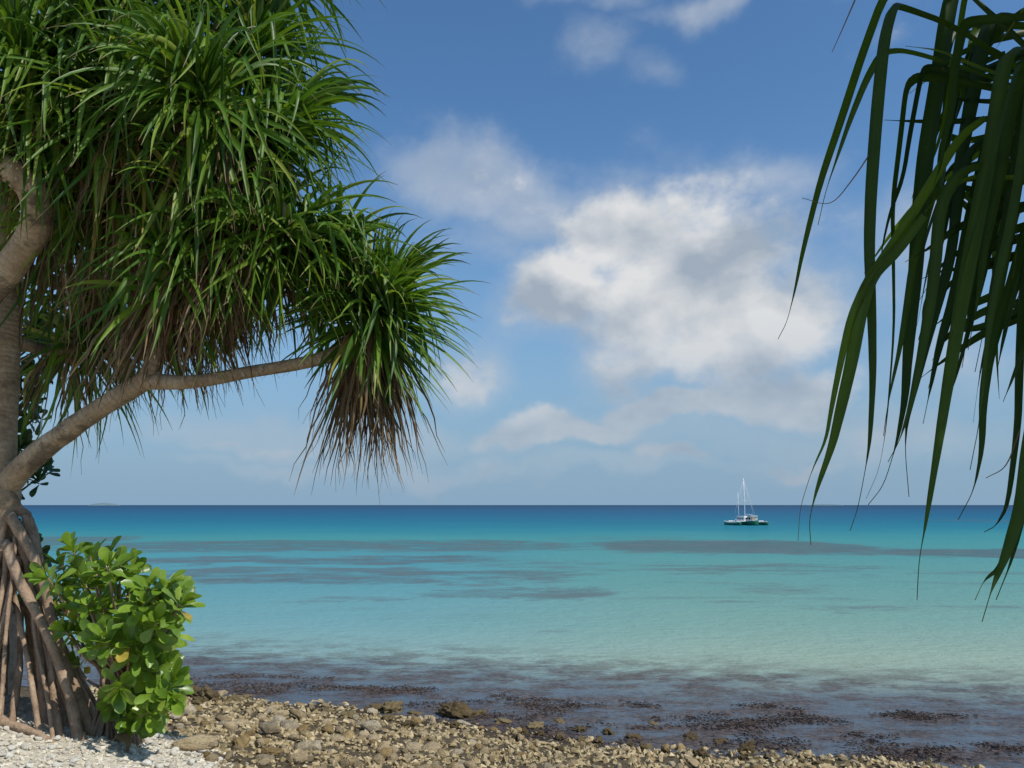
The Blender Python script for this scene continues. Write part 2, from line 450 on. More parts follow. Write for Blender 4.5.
# reef and weed beds seen through the water: (px0, px1, py0, py1, strength)
REEF = [(70, 610, 540, 552, .80), (585, 870, 540, 555, 1.0), (865, 1100, 549, 559, 1.0), (60, 520, 556, 565, .8), (130, 600, 567, 583, .72), (405, 610, 587, 599, .7), (620, 900, 563, 574, .5),
        (480, 700, 561, 572, .4), (640, 930, 583, 592, .35), (690, 1000, 600, 611, .4), (-100, 130, 536, 550, .8), (-200, 200, 560, 590, .4), (760, 1020, 566, 574, .3),
        (940, 1040, 519, 524, .45), (540, 700, 536, 541, .4), (250, 420, 600, 606, .3), (500, 560, 627, 633, .3)]
wx_ = k.add(X, k.mul(k.add(nm, -.5), 5.0)); wy_ = k.add(Y, k.mul(k.add(k.noise(pos, .10, 5, .62), -.5), 17.0))
tot = None
for (x0, x1, y0, y1, wt) in REEF:
    ya, yb = G(512, y1).y, G(512, y0).y; yc, hy = (ya + yb) / 2, (yb - ya) / 2
    xc, hx = (x0 + x1 - 1024) / 2 / F * yc, (x1 - x0) / 2 / F * yc
    u = k.mul(k.add(wx_, -xc), 1 / hx); v = k.mul(k.add(wy_, -yc), 1 / hy)
    r2 = k.add(k.mul(u, u, u, u), k.mul(v, v))
    g = k.mul(k.step(r2, 1.7, .25), wt)
    tot = g if tot is None else k.m('MAXIMUM', tot, g)
reefn = k.noise(k.comb(k.mul(X, .22), k.mul(Y, .42), 0), 1.0, 8, .74)
streak = k.mul(k.step(k.noise(k.comb(k.mul(X, .07), k.mul(Y, .24), 3.0), 1.0, 5, .6), .55, .75), k.step(Y, 22, 34), k.step(Y, 110, 70), .6)
reef = k.m('ADD', k.step(k.add(tot, k.mul(k.add(reefn, -.52), 3.2)), .12, 1.0), streak, clamp=True)
col = k.mix(k.mul(reef, .86), col, k.ramp(reefn, [(.35, (.050, .076, .098)), (.5, (.085, .112, .126)), (.65, (.115, .150, .155))]))
# weedy shallows along the rocks
sh = k.add(k.mul(k.add(X, 5.7), SHN.x), k.mul(k.add(Y, -15.75), SHN.y))
shn = k.add(sh, k.mul(k.add(k.noise(pos, .55, 6, .65), -.5), 5.0))
shallow = k.step(k.add(shn, k.mul(X, -.13)), 6.3, 2.2)
col = k.mix(k.mul(shallow, .93), col, (.085, .108, .140))  # blue-grey base colour; part of the reflected sky's blue is painted in
wn = k.noise(k.comb(k.mul(X, .9), k.mul(Y, 1.5), 0), 1.0, 9, .72)
weed = k.mul(k.step(wn, .40, .58), k.step(k.add(shn, k.mul(X, -.13)), 8.2, 3.4))
col = k.mix(k.mul(weed, .88), col, k.ramp(k.noise(pos, 9, 4), [(.35, (.028, .022, .022)), (.65, (.120, .082, .062))]))
w1 = k.noise(k.comb(k.mul(X, 1.0), k.mul(Y, 1.9), 0), 2.2, 4, .55); w2 = k.noise(pos, 9, 3, .5)
hgt = k.add(k.mul(w1, 1.0), k.mul(w2, .22))
w3 = k.noise(k.comb(k.mul(X, .35), k.mul(Y, .9), 7), 1.0, 4, .6)
hgt = k.add(hgt, k.mul(w3, 1.6))
nrm = k.bump(hgt, .8, .16)
df = k.new('ShaderNodeBsdfDiffuse'); k.put(df, 'Color', col); k.put(df, 'Normal', k.bump(hgt, .6, .15))
gl = k.new('ShaderNodeBsdfGlossy'); gl.inputs['Roughness'].default_value = .08; k.put(gl, 'Normal', nrm)
fr = k.new('ShaderNodeFresnel'); fr.inputs['IOR'].default_value = 1.33; k.put(fr, 'Normal', nrm)
mx = k.new('ShaderNodeMixShader'); k.put(mx, 0, k.m('MINIMUM', k.mul(fr.outputs[0], .75), k.add(.12, k.mul(shallow, .20))))
k.l.new(df.outputs[0], mx.inputs[1]); k.l.new(gl.outputs[0], mx.inputs[2]); finish(k, mx.outputs[0])
mb = MB()
for x, y in ((-50000, 4), (50000, 4), (50000, 50000), (-50000, 50000)): mb.vert((x, y, 0))
mb.f.append((0, 1, 2, 3))
tag(mb.build('sea', M['sea'], smooth=False), kind='structure')

# distant islets on the horizon
m, k = mat('hazed_forest'); M['islet'] = m
finish(k, princ(k, k.ramp(k.noise(None, 8, 4), [(.4, (.12, .18, .21)), (.6, (.17, .24, .26))]), 1.0, None, .1))  # woodland tone paled to grey-blue, distance haze mixed into the colour
def islet(px0, px1, hpx, d, label):
    x0, x1 = (px0 - 512) / F * d, (px1 - 512) / F * d; hz = hpx / F * d; n = 40; mb = MB(); rg = random.Random(px0)
    for j in range(7):
        for i in range(n + 1):
            t = i / n; e = sin(pi * t) ** .45
            prof = max(0, 1 - abs(j - 3) / 3) ** .5
            mb.vert((x0 + (x1 - x0) * t, d + (j - 3) * (x1 - x0) * .09, hz * e * prof * (.75 + .5 * rg.random()) - .02))
    for j in range(6):
        for i in range(n):
            q = j * (n + 1) + i; mb.f.append((q, q + 1, q + n + 2, q + n + 1))
    return tag(mb.build('islet', M['islet'], loc=((x0 + x1) / 2, d, 0)), label, 'island')
islet(96, 122, 2.4, 7000, 'low wooded islet on the horizon beyond the left tree branch')
islet(806, 838, 1.1, 9000, 'faint low islet on the horizon behind the hanging leaf tips')

# ------------------------------------------------------------------ shore rocks
rng = random.Random(11)
def rock_mesh(name, material, seed, sharp=1.0, flat=.7):
    rg = random.Random(seed); bm = bmesh.new()
    for _ in range(rg.randint(11, 18)):
        v_ = V((rg.gauss(0, 1), rg.gauss(0, 1), rg.gauss(0, 1))).normalized() * rg.uniform(.8, 1.05)
        bm.verts.new((v_.x, v_.y * rg.uniform(.9, 1.0), v_.z * flat))
    r_ = bmesh.ops.convex_hull(bm, input=bm.verts[:])
    bmesh.ops.delete(bm, geom=[e for e in r_['geom_interior'] if isinstance(e, bmesh.types.BMVert)], context='VERTS')
    bmesh.ops.dissolve_limit(bm, angle_limit=R(22), verts=bm.verts[:], edges=bm.edges[:])
    bmesh.ops.bevel(bm, geom=bm.edges[:], offset=.11 / sharp, segments=2, affect='EDGES', clamp_overlap=True)
    bmesh.ops.triangulate(bm, faces=bm.faces[:])
    bmesh.ops.subdivide_edges(bm, edges=[e for e in bm.edges if e.calc_length() > .35], cuts=2, use_grid_fill=True)
    bmesh.ops.triangulate(bm, faces=bm.faces[:])
    for v_ in bm.verts:
        c = v_.co; v_.co = c * (1 + .11 * mnoise.noise(c * 2.3 + V((seed, 0, 0))) + .06 * mnoise.noise(c * 6 + V((0, seed, 0))))
    bmesh.ops.recalc_face_normals(bm, faces=bm.faces[:])
    me = bpy.data.meshes.new(name); bm.to_mesh(me); bm.free()
    me.polygons.foreach_set('use_smooth', [True] * len(me.polygons)); me.materials.append(material)
    return me
def knob_mesh(name, material, seed):
    """eroded, hollowed reef rock"""
    bm = bmesh.new(); bmesh.ops.create_icosphere(bm, subdivisions=4, radius=1)
    for v_ in bm.verts:
        c = v_.co.copy(); s_ = V((seed * 3.1, 0, 0))
        v_.co = V((c.x, c.y, c.z * .7)) * (1 + .55 * mnoise.noise(c * 1.7 + s_) + .42 * mnoise.noise(c * 4.2 + s_) + .2 * mnoise.noise(c * 9 + s_))
    me = bpy.data.meshes.new(name); bm.to_mesh(me); bm.free()
    me.polygons.foreach_set('use_smooth', [True] * len(me.polygons)); me.materials.append(material); return me
KINDS = {
    'tan': ('tan angular coral rock in the loose rubble along the shore', [rock_mesh('shore_rock', M['rock_tan'], i) for i in range(7)]),
    'grey': ('grey weathered rock in the loose rubble along the shore', [rock_mesh('shore_rock', M['rock_grey'], 20 + i) for i in range(6)]),
    'ochre': ('ochre brown rock in the loose rubble along the shore', [rock_mesh('shore_rock', M['rock_ochre'], 40 + i) for i in range(5)]),
    'wet': ('knobbly olive brown weed-coated rock at the edge of the water', [knob_mesh('weedy_rock', M['rock_wet'], 60 + i) for i in range(6)]),
    'coral': ('bleached white coral stone on the pale beach in front of the prop roots', [rock_mesh('coral_stone', M['coral'], 80 + i, .6, .6) for i in range(6)])}
GROUPS = {'tan': 'rocks of the shore rubble', 'grey': 'rocks of the shore rubble', 'ochre': 'rocks of the shore rubble', 'wet': 'weed-coated rocks at the water', 'coral': 'white coral stones on the beach'}
def put_rock(kind, p, size, name, rg, scale=None, rot=None, label=None, sink=.25):
    me = rg.choice(KINDS[kind][1]); o = bpy.data.objects.new(name, me); C.objects.link(o)
    sc = scale or (rg.uniform(.8, 1.4), rg.uniform(.7, 1.1), rg.uniform(.6, 1.2))
    o.scale = tuple(size * .5 * q for q in sc)
    o.location = (p[0], p[1], p[2] + size * .5 * sc[2] * (.7 - sink * 1.6))
    o.rotation_euler = rot or (rg.gauss(0, .22), rg.gauss(0, .22), rg.random() * 6.28)
    return tag(o, label or KINDS[kind][0], 'rock' if kind != 'coral' else 'stone', GROUPS[kind])
placed = []
def free(p, r):
    for q, s_ in placed:
        if (q - p).length < (r + s_) * (.5 if s_ is placed[0][1] else .36): return False
    return True
# a few stones one can pick out
for (px, py, spx, kind, sc, lab) in [
        (197, 752, 46, 'tan', (1.5, .46, .55), 'long pale log-shaped stone lying at the edge of the white coral'),
        (242, 751, 26, 'ochre', (1.0, .9, .95), 'square ochre block beside the long pale stone'),
        (271, 757, 24, 'ochre', (1.1, .8, .7), 'ochre slab next to the square block, right of the long pale stone'),
        (268, 735, 24, 'grey', (1.2, .9, .8), 'broad grey rock standing in the rubble behind the ochre blocks'),
        (371, 733, 24, 'grey', (1.1, .9, .75), 'smooth rounded grey boulder, the palest big rock in the middle of the rubble')]:
    p = hit(px, py); s_ = spx / F * p.y; placed.append((p, s_))
    put_rock(kind, p, s_, 'shore_rock', rng, sc, (0, 0, .45 if sc[0] > 1.4 else rng.uniform(-.3, .3)), lab, .05)
n = 0; tries = 0
while n < 285 and tries < 9000:
    tries += 1
    px = rng.uniform(135, 860); py = rng.uniform(688, 790)
    p = hit(px, py)
    if p is None or p.z < -.03 or paleness(p.x, p.y) > .62: continue
    spx = rng.choice([10, 12, 14, 16, 19, 23]) * rng.uniform(.9, 1.15) * (1 if p.z > .35 else .8)
    s_ = spx / F * p.y
    if not free(p, s_): continue
    placed.append((p, s_)); n += 1
    kind = rng.choices(['tan', 'grey', 'ochre'], [6, 1.8, 2.4])[0]
    put_rock(kind, p, s_, 'shore_rock', rng)
# weed-coated rocks along the water's edge
wet_spots = [(458, 716, 26), (443, 712, 14), (478, 714, 15), (190, 702, 22), (208, 708, 22), (243, 700, 13), (375, 710, 16), (392, 711, 20), (416, 714, 13), (930, 764, 10), (655, 724, 13), (637, 738, 16), (560, 722, 13),
             (720, 741, 15), (690, 738, 18), (610, 733, 16), (745, 752, 18), (770, 760, 14), (800, 764, 12), (232, 706, 16), (325, 717, 12), (350, 722, 14), (505, 722, 15), (535, 727, 16), (580, 730, 16)]
for (px, py, spx) in wet_spots:
    p = G(px, py, 0); p.z = min(.0, ground(p.x, p.y)) if ground(p.x, p.y) < .05 else ground(p.x, p.y)
    p.z = max(p.z, -.06)
    s_ = spx / F * p.y * .85
    o = put_rock('wet', p, s_, 'weedy_rock', rng, (1.35, .9, .7 if spx < 20 else 1.0), None,
                 {458: 'largest dark jagged reef rock standing at the edge of the water', 930: 'lone small dark rock poking out of the water away from the shore'}.get(px), .12)
cnt = 0; tries = 0
while cnt < 34 and tries < 3000:
    tries += 1
    px = rng.uniform(150, 850); sy = 703 + (px - 200) * .102; py = sy + rng.gauss(3, 5)
    if py > 768: continue
    p = hit(px, py)
    if p is None or not -.06 < p.z < .3: continue
    s_ = rng.uniform(6, 10) / F * p.y
    put_rock('wet', p, s_, 'weedy_rock', rng, None, None, None, .15); cnt += 1
# bleached coral stones
cnt = 0; tries = 0
while cnt < 130 and tries < 5000:
    tries += 1
    px = rng.uniform(-10, 270); py = rng.uniform(722, 785)
    p = hit(px, py)
    if p is None or paleness(p.x, p.y) < .5: continue
    s_ = rng.uniform(7, 13) / F * p.y
    if not free(p, s_): continue
    placed.append((p, s_)); cnt += 1
    put_rock('coral', p, s_, 'coral_stone', rng)

def rubble(name, material, count, pick, size, seed, label, cat):
    """uncountable small stones as one object"""
    rg = random.Random(seed); mb = MB(); protos = []
    for i in range(6):
        bm = bmesh.new()
        for _ in range(10):
            v_ = V((rg.gauss(0, 1), rg.gauss(0, 1), rg.gauss(0, 1))).normalized(); bm.verts.new(v_ * rg.uniform(.8, 1.1))
        r_ = bmesh.ops.convex_hull(bm, input=bm.verts[:])
        bmesh.ops.delete(bm, geom=[e for e in r_['geom_interior'] if isinstance(e, bmesh.types.BMVert)], context='VERTS')
        bm.verts.index_update(); protos.append(([v_.co.copy() for v_ in bm.verts], [tuple(q.index for q in f.verts) for f in bm.faces])); bm.free()
    c = 0
    while c < count:
        x, y = pick(rg)
        if any((q - V((x, y, q.z))).length < s_ * .62 for q, s_ in placed[:5]): continue
        z = ground(x, y)
        if z < -.05: c += .2; continue
        c += 1
        vs, fs = rg.choice(protos); s_ = size * rg.choice([.45, .6, .8, 1.1, 1.5]) * .5 * min(1.1, max(.6, y / 11)); a = rg.random() * 6.28; sx, sy, sz = rg.uniform(.8, 1.4), rg.uniform(.6, 1), rg.uniform(.5, 1.0)
        b = len(mb.v)
        for q in vs:
            X_, Y_ = q.x * s_ * sx, q.y * s_ * sy
            mb.vert((x + X_ * cos(a) - Y_ * sin(a), y + X_ * sin(a) + Y_ * cos(a), z + q.z * s_ * sz + s_ * .2), rg.random())
        for f in fs: mb.f.append(tuple(b + i for i in f))
    return tag(mb.build(name, material, smooth=False), label, cat, None, 'stuff')
def stuff_rock(name, stops):
    m, k = mat(name)
    pos = k.new('ShaderNodeNewGeometry').outputs['Position']
    col = k.ramp(k.add(k.mul(k.attr('tone'), .6), k.mul(k.noise(pos, 25, 5, .65), .4)), stops)
    finish(k, princ(k, col, .9, k.bump(k.noise(pos, 60, 4, .6), .6, .01), .2)); return m
M['rub_b'] = stuff_rock('rubble_brown', [(0.2, (0.12, 0.085, 0.04)), (0.45, (0.3, 0.23, 0.121)), (0.7, (0.504, 0.407, 0.242)), (0.88, (0.744, 0.649, 0.451))])
M['rub_w'] = stuff_rock('rubble_white', [(.2, (.40, .33, .24)), (.4, (.58, .52, .41)), (.65, (.71, .66, .54)), (.9, (.80, .76, .67))])
def pick_b(rg):
    while True:
        px = rg.uniform(100, 960)
        d = rg.uniform(5.2, 17.5); x = (px - 512) / F * d
        if shore(x, d) < .35 and paleness(x, d) < .62: return x, d
def pick_w(rg):
    while True:
        d = rg.uniform(3.8, 8.0); x = rg.uniform(-.72, -.2) * d
        if paleness(x, d) > .42 + rg.gauss(0, .08): return x, d
rubble('rubble', M['rub_b'], 9500, pick_b, .085, 5, 'small broken brown stones filling the gaps between the shore rocks', 'rubble')
rubble('coral_gravel', M['rub_w'], 9500, pick_w, .042, 6, 'white broken coral gravel covering the top of the beach', 'gravel')

# brown seaweed breaking the surface of the shallows
m, k = mat('seaweed'); M['weed'] = m
finish(k, princ(k, k.ramp(k.attr('tone'), [(0, (.035, .026, .024)), (.5, (.085, .062, .052)), (1, (.17, .125, .10))]), .6, None, .4))
rg = random.Random(21); mb = MB(); c = 0
while c < 2300:
    px = rg.uniform(150, 1060); d = rg.uniform(9.5, 21); x = (px - 512) / F * d; s_ = shore(x, d)
    if s_ < -.1 or s_ > 2.6 + .10 * x: continue
    dn = mnoise.noise(V((x * .8, d * 1.5, 9.3))) + .5 * mnoise.noise(V((x * 2, d * 3.5, 4)))
    if dn < .02 + .16 * max(0, s_ - .8): continue
    if rg.random() > .35 + dn: continue
    c += 1; t0 = rg.random()
    for q in range(rg.randint(5, 9)):
        a = rg.random() * 6.28; bx = x + rg.gauss(0, .10); by = d + rg.gauss(0, .08); hh = rg.uniform(.003, .014); l = rg.uniform(.02, .07)
        b = len(mb.v); tn = min(1, max(0, t0 + rg.gauss(0, .15)))
        for (e, zz) in ((-1, -.004), (1, -.004), (1.2, hh * .7), (0, hh * 1.3), (-.9, hh * .5)):
            mb.vert((bx + cos(a) * l * e * .5, by + sin(a) * l * e * .5, zz), tn)
        mb.f.append(tuple(range(b, b + 5)))
tag(mb.build('seaweed', M['weed'], smooth=False), 'brown seaweed breaking the surface of the shallows along the rocks', 'seaweed', None, 'stuff')

# ------------------------------------------------------------------ left pandanus
D = 5.85
base = P(-2, 716, D); base.z = ground(base.x, base.y)
rng = random.Random(3)
tree = thing('pandanus_tree', base, 'big sunlit screw pine on stilt roots with a long leaning branch above white coral', 'tree')
def limb(name, pts, radii, material='bark', parent=tree, sides=12, n=6, wob=.06, freq=6):
    mb = MB(); tube(mb, pts, radii, sides, n, wob, rng, freq); return mb.build(name, M[material], parent)
limb('trunk', [base + V((.02, 0, -.1)), P(2, 640, D), P(0, 560, D), P(0, 500, D), P(-2, 440, D), P(2, 380, D + .02), P(6, 300, D + .05), P(2, 220, D), P(18, 130, D), P(40, 60, D)],
     [.02, .035, .09, .135, .125, .115, .105, .11, .10, .08])
BR = [  # name-free polylines: (px, py, depth) and radii
    ([(2, 488, 5.85), (35, 456, 5.75), (80, 422, 5.65), (120, 396, 5.6), (152, 376, 5.55)], [.10, .082, .072, .070, .066]),
    ([(146, 381, 5.56), (190, 382, 5.55), (250, 372, 5.6), (315, 360, 5.65), (362, 340, 5.7), (385, 318, 5.72)], [.058, .048, .044, .046, .052, .045]),
    ([(146, 382, 5.56), (158, 345, 5.55), (172, 290, 5.5), (200, 235, 5.45), (250, 190, 5.45), (290, 165, 5.5)], [.062, .056, .055, .055, .055, .045]),
    ([(180, 270, 5.5), (175, 200, 5.35), (185, 140, 5.2), (205, 110, 5.1)], [.065, .06, .055, .045]),
    ([(200, 235, 5.45), (225, 120, 5.7), (240, 30, 5.8), (262, -30, 5.8)], [.06, .055, .05, .04]),
    ([(262, 180, 5.45), (282, 210, 5.4), (300, 240, 5.4)], [.05, .05, .04]),
    ([(185, 140, 5.2), (160, 70, 5.3), (140, 10, 5.4), (130, -50, 5.5)], [.05, .05, .045, .04]),
    ([(18, 130, 5.85), (60, 150, 5.6), (95, 140, 5.35), (120, 110, 5.2)], [.07, .06, .055, .045]),
    ([(-4, 400, 5.85), (-45, 355, 5.6), (-20, 305, 5.4), (14, 262, 5.3), (36, 226, 5.2), (34, 192, 5.1), (10, 170, 5.05), (-12, 160, 5.1)], [.09, .10, .10, .10, .10, .095, .085, .075]),
    ([(10, 260, 5.85), (50, 280, 6.2), (90, 290, 6.6), (120, 280, 6.8)], [.06, .055, .05, .045]),
    ([(8, 340, 5.85), (50, 350, 6.3), (85, 345, 6.8)], [.05, .045, .04]),
    ([(172, 300, 5.5), (190, 285, 5.9), (210, 270, 6.2)], [.05, .05, .04]),
    ([(36, 70, 5.85), (20, 10, 5.7), (10, -60, 5.6)], [.06, .055, .04]),
    ([(40, 60, 5.85), (90, 10, 5.9), (110, -70, 6.0)], [.06, .05, .04])]
for pts, rd in BR: limb('branch', [P(*q) for q in pts], rd)

HEADS = [  # px, py, depth, axis, leaves, length, skirt leaves, skirt length
    (268, 135, 5.50, (.62, -.2, .6), 170, .94, 40, .8), (278, 232, 5.40, (.66, -.4, .15), 150, .93, 90, .85), (250, 60, 5.75, (.5, 0, .8), 160, 1.0, 20, .7),
    (205, 105, 5.05, (.25, -.6, .65), 170, 1.0, 40, .9), (140, 15, 5.35, (.05, -.35, .9), 160, 1.0, 30, .8), (120, 110, 5.15, (.1, -.65, .6), 160, 1.0, 40, .9),
    (30, 90, 5.1, (-.15, -.5, .8), 160, 1.0, 25, .8), (70, 40, 5.75, (.1, -.2, .9), 150, 1.0, 20, .8), (262, -40, 5.8, (.35, 0, .9), 150, 1.0, 10, .8),
    (130, -70, 5.5, (0, 0, 1), 150, 1.05, 10, .8), (10, -75, 5.6, (-.2, -.1, 1), 150, 1.05, 10, .8), (205, 215, 5.35, (.35, -.55, .3), 110, .95, 120, .95),
    (120, 285, 6.8, (.3, .3, .5), 110, 1.15, 60, 1.0), (85, 340, 6.85, (.2, .4, .4), 120, 1.1, 40, .9), (212, 268, 6.2, (.5, .3, .3), 90, 1.0, 100, .95),
    (180, 70, 5.9, (.1, 0, .9), 120, 1.0, 30, .8), (100, 180, 5.6, (-.1, -.3, .6), 130, 1.0, 60, .9), (235, 165, 5.75, (.45, 0, .6), 120, 1.0, 70, .9), (30, 130, 5.3, (.1, -.5, .7), 120, .9, 30, .5),
    (240, 262, 5.5, (.5, -.2, .1), 70, .9, 130, .85), (170, 285, 5.45, (.1, -.5, .3), 60, .9, 130, .85), (60, 60, 5.3, (0, -.4, .8), 120, 1.0, 30, .8),
    (325, 262, 5.6, (.6, -.3, .3), 80, .8, 40, .6), (60, 215, 5.9, (.2, .1, .6), 110, 1.0, 40, .9), (155, 200, 5.9, (.2, .1, .5), 110, 1.0, 90, 1.0)]
rh = (376, 314, 5.72, (.50, -.32, .66), 290, .84, 250, 1.10)
for (px, py, d, ax, n, L, ns, sl) in HEADS + [rh]:
    c = P(px, py, d); mb = MB(); right = px == 376
    ax = V(ax) + V((rng.gauss(0, .22), rng.gauss(0, .22), rng.gauss(0, .15)))
    rosette(mb, c, ax, int(n * 1.25), L, .045, rng, 6, 122 if not right else 122, 1.2 if not right else .85, .46 if not right else .2, .40 if not right else .25)
    mb.build('leaf_rosette', M['leaf'], tree)
    mb = MB(); skirt(mb, c, ax, ns, sl, rng, .13 if not right else .12, .028, .35 if not right else .16); mb.build('dead_leaf_skirt', M['dead'], tree)

# stilt roots
rts = []
for i in range(70):
    a = i * 2.39996 + rng.gauss(0, .2); hz = EYE - rng.uniform(.05, .78) * (1 if i % 3 else .6)
    a2 = a + rng.gauss(0, .4)
    rr = rng.uniform(.34, .86) * (1.05 if cos(a) > 0 else 1.0)
    st = V((base.x + cos(a) * .09, base.y + sin(a) * .09, hz)); ex, ey = base.x + cos(a) * rr, base.y + sin(a) * rr * .9
    ex, ey = base.x + cos(a2) * rr, base.y + sin(a2) * rr * .9; en = V((ex, ey, ground(ex, ey) - .06)); mid = st.lerp(en, .5) + V((cos(a), sin(a), 0)) * rng.uniform(-.05, .05) + V((0, 0, .02))
    rts.append((st, mid, en, rng.choice([.013, .018, .022, .029])))
for (a, b, c, r) in [((8, 492, 5.8), (32, 530, 5.9), (75, 630, 6.05), .036), ((10, 515, 5.75), (40, 575, 5.7), (98, 718, 5.65), .034), ((6, 545, 5.7), (45, 630, 5.55), (82, 722, 5.45), .032)]:
    en = P(*c); en.z = min(en.z, ground(en.x, en.y) - .05); rts.append((P(*a), P(*b), en, r))
for st, mid, en, r in rts:
    limb('prop_root', [st, st.lerp(mid, .5) + V((rng.gauss(0, .015), rng.gauss(0, .015), .02)), mid, mid.lerp(en, .55) + V((rng.gauss(0, .015), rng.gauss(0, .015), 0)), en], [r * 1.15, r, r * .95, r, r * 1.1], 'root', tree, 9, 5, .16, 11)
def on_ground(x, y, h=.015): return V((x, y, ground(x, y) + h))
limb('surface_root', [on_ground(base.x + a, base.y + b, h) for a, b, h in ((-.05, -.25, .10), (.12, -.38, .04), (.3, -.46, .03), (.5, -.5, .02), (.72, -.56, -.01))], [.032, .036, .03, .026, .014], 'root', tree, 9, 6, .22, 12)

# ------------------------------------------------------------------ shrubs
def shrub_leaf(mb, p, d, nrm, L, W, tone, rg):
    """obovate leaf, 6 rows, cupped along the midrib and bent back"""
    d = V(d).normalized(); s_ = d.cross(nrm)
    s_ = s_.normalized() if s_.length > .01 else d.orthogonal().normalized()
    up_ = s_.cross(d); rows = []; bend = rg.uniform(.05, .5)
    for t, wv in ((0, .10), (.25, .32), (.5, .72), (.72, 1.0), (.9, .8), (1.0, .25)):
        c = p + d * L * t - up_ * L * bend * t * t * .5; hw = W * wv * .5
        rows.append((mb.vert(c - s_ * hw + up_ * hw * .35, tone, t), mb.vert(c, tone, t), mb.vert(c + s_ * hw + up_ * hw * .35, tone, t)))
    for a, b in zip(rows, rows[1:]):
        mb.f.append((a[0], a[1], b[1], b[0])); mb.f.append((a[1], a[2], b[2], b[1]))
def cluster(mb, c, ax, n, L, W, rg, dark=False):
    ax, a, b = frame_of(ax)
    for i in range(n):
        f = (i + .5) / n; th = R(14 + 88 * f + rg.gauss(0, 13)); ph = i * 2.39996 + rg.gauss(0, .3)
        rad = a * cos(ph) + b * sin(ph); d = ax * cos(th) + rad * sin(th); nrm = ax * sin(th) - rad * cos(th)
        shrub_leaf(mb, V(c) - ax * .07 * f, d, nrm, L * rg.uniform(.55, 1.2), W * rg.uniform(.75, 1.2), min(1, max(0, rg.gauss(.5, .3))) * .86 if rg.random() > .02 else 1.4, rg)
rg = random.Random(8)
b0 = P(110, 722, 5.7); b0.z = ground(b0.x, b0.y)
shrub = thing('beach_shrub', b0, 'bright green broad-leaved shrub beside the stilt roots', 'shrub')
CL = [(72, 548), (90, 556), (62, 565), (48, 578), (84, 580), (108, 566), (120, 562), (100, 590), (70, 600), (128, 590), (148, 588), (165, 584), (180, 592), (186, 604), (160, 602), (140, 612), (118, 616), (96, 624),
      (66, 632), (108, 640), (132, 632), (156, 622), (172, 628), (150, 640), (168, 644), (76, 662), (148, 662), (166, 664), (158, 680), (174, 684), (140, 690), (126, 704), (160, 700),
      (148, 712), (172, 700), (116, 716), (134, 722), (58, 612), (40, 572), (132, 572), (158, 654), (78, 570), (104, 604), (138, 600), (115, 580), (88, 604), (70, 616), (150, 634), (120, 628), (165, 614), (140, 652), (164, 690), (142, 702), (82, 632), (108, 556), (96, 572), (144, 604), (58, 590), (130, 644), (152, 656), (178, 604), (118, 600), (74, 584), (134, 712), (152, 724), (110, 704), (120, 690), (98, 640), (150, 672)]
for (px, py) in CL:
    px -= max(0, px - 165) * .25
    d = 5.45 + rg.uniform(-.25, .45); c = P(px, py, d)
    ax = V(((px - 105) / 110, -.45 + rg.gauss(0, .25), .75 - (py - 560) / 260 + rg.gauss(0, .2)))
    mb = MB(); cluster(mb, c, ax, rg.randint(12, 17), .165 * rg.uniform(.75, 1.1), .062, rg); mb.build('leaf_cluster', M['shrub'], shrub)
    mb = MB(); hub = b0 + V(((c.x - b0.x) * .25, .05, (c.z - b0.z) * .45 + .05)); foot = b0 + V((rg.gauss(0, .10), rg.gauss(0, .07), -.05))
    tube(mb, [foot, hub, hub.lerp(c, .6) + V((0, 0, -.03)), c], [.014, .012, .009, .006], 6, 4, .05, rg); mb.build('stem', M['root'], shrub)

def dark_shrub(name, base_px, d, pts, label, dj, n=13, L=.16):
    b = P(base_px[0], base_px[1], d); b.z = ground(b.x, b.y)
    o = thing(name, b, label, 'shrub')
    top = min(p[1] for p in pts)
    mb = MB(); tube(mb, [b + V((0, 0, -.05)), P(base_px[0] - 4, (base_px[1] + top) / 2, d), P(base_px[0] + 2, top + 20, d)], [.06, .045, .02], 8, 6, .08, rg); mb.build('stem', M['root'], o)
    mb = MB()
    for (px, py) in pts:
        c = P(px, py, d + rg.uniform(-dj, dj)); cluster(mb, c, V((rg.gauss(.2, .5), rg.gauss(-.3, .4), .6)), n, L, L * .42, rg)
        tube(mb, [P(base_px[0], py + 18, d), c], [.012, .006], 5, 1, 0, rg)
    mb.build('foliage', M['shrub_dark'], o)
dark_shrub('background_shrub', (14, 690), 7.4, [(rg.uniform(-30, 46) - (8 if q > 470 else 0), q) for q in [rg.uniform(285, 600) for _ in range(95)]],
           'tall dark green bush in the shade behind the screw pine trunk', .5)

# ------------------------------------------------------------------ right pandanus (crown hangs into the frame, its trunk stands just outside it)
rng = random.Random(17)
tb = V((2.9, 2.3, 0)); tb.z = ground(tb.x, tb.y)
rt = thing('pandanus_tree', tb, 'near screw pine whose long dark strap leaves hang into view from the upper right', 'tree')
H0 = P(1050, 85, 2.15); H1 = P(985, -190, 2.25); H2 = P(1180, 150, 2.0)
limb('trunk', [tb + V((0, 0, -.1)), tb + V((0, 0, 1.2)), tb + V((-.1, 0, 2.4)), tb + V((0, -.1, 3.3))], [.16, .14, .13, .11], 'bark', rt)
fk = tb + V((-.1, 0, 2.3))
limb('branch', [fk, fk.lerp(H0, .5) + V((0, 0, .12)), H0], [.10, .085, .06], 'bark', rt)
limb('branch', [tb + V((-.06, -.05, 2.9)), (tb + V((0, -.1, 3.2))).lerp(H1, .5), H1], [.09, .07, .05], 'bark', rt)
limb('branch', [tb + V((-.05, 0, 2.0)), (tb + V((-.05, 0, 2.0))).lerp(H2, .6), H2], [.08, .07, .05], 'bark', rt)
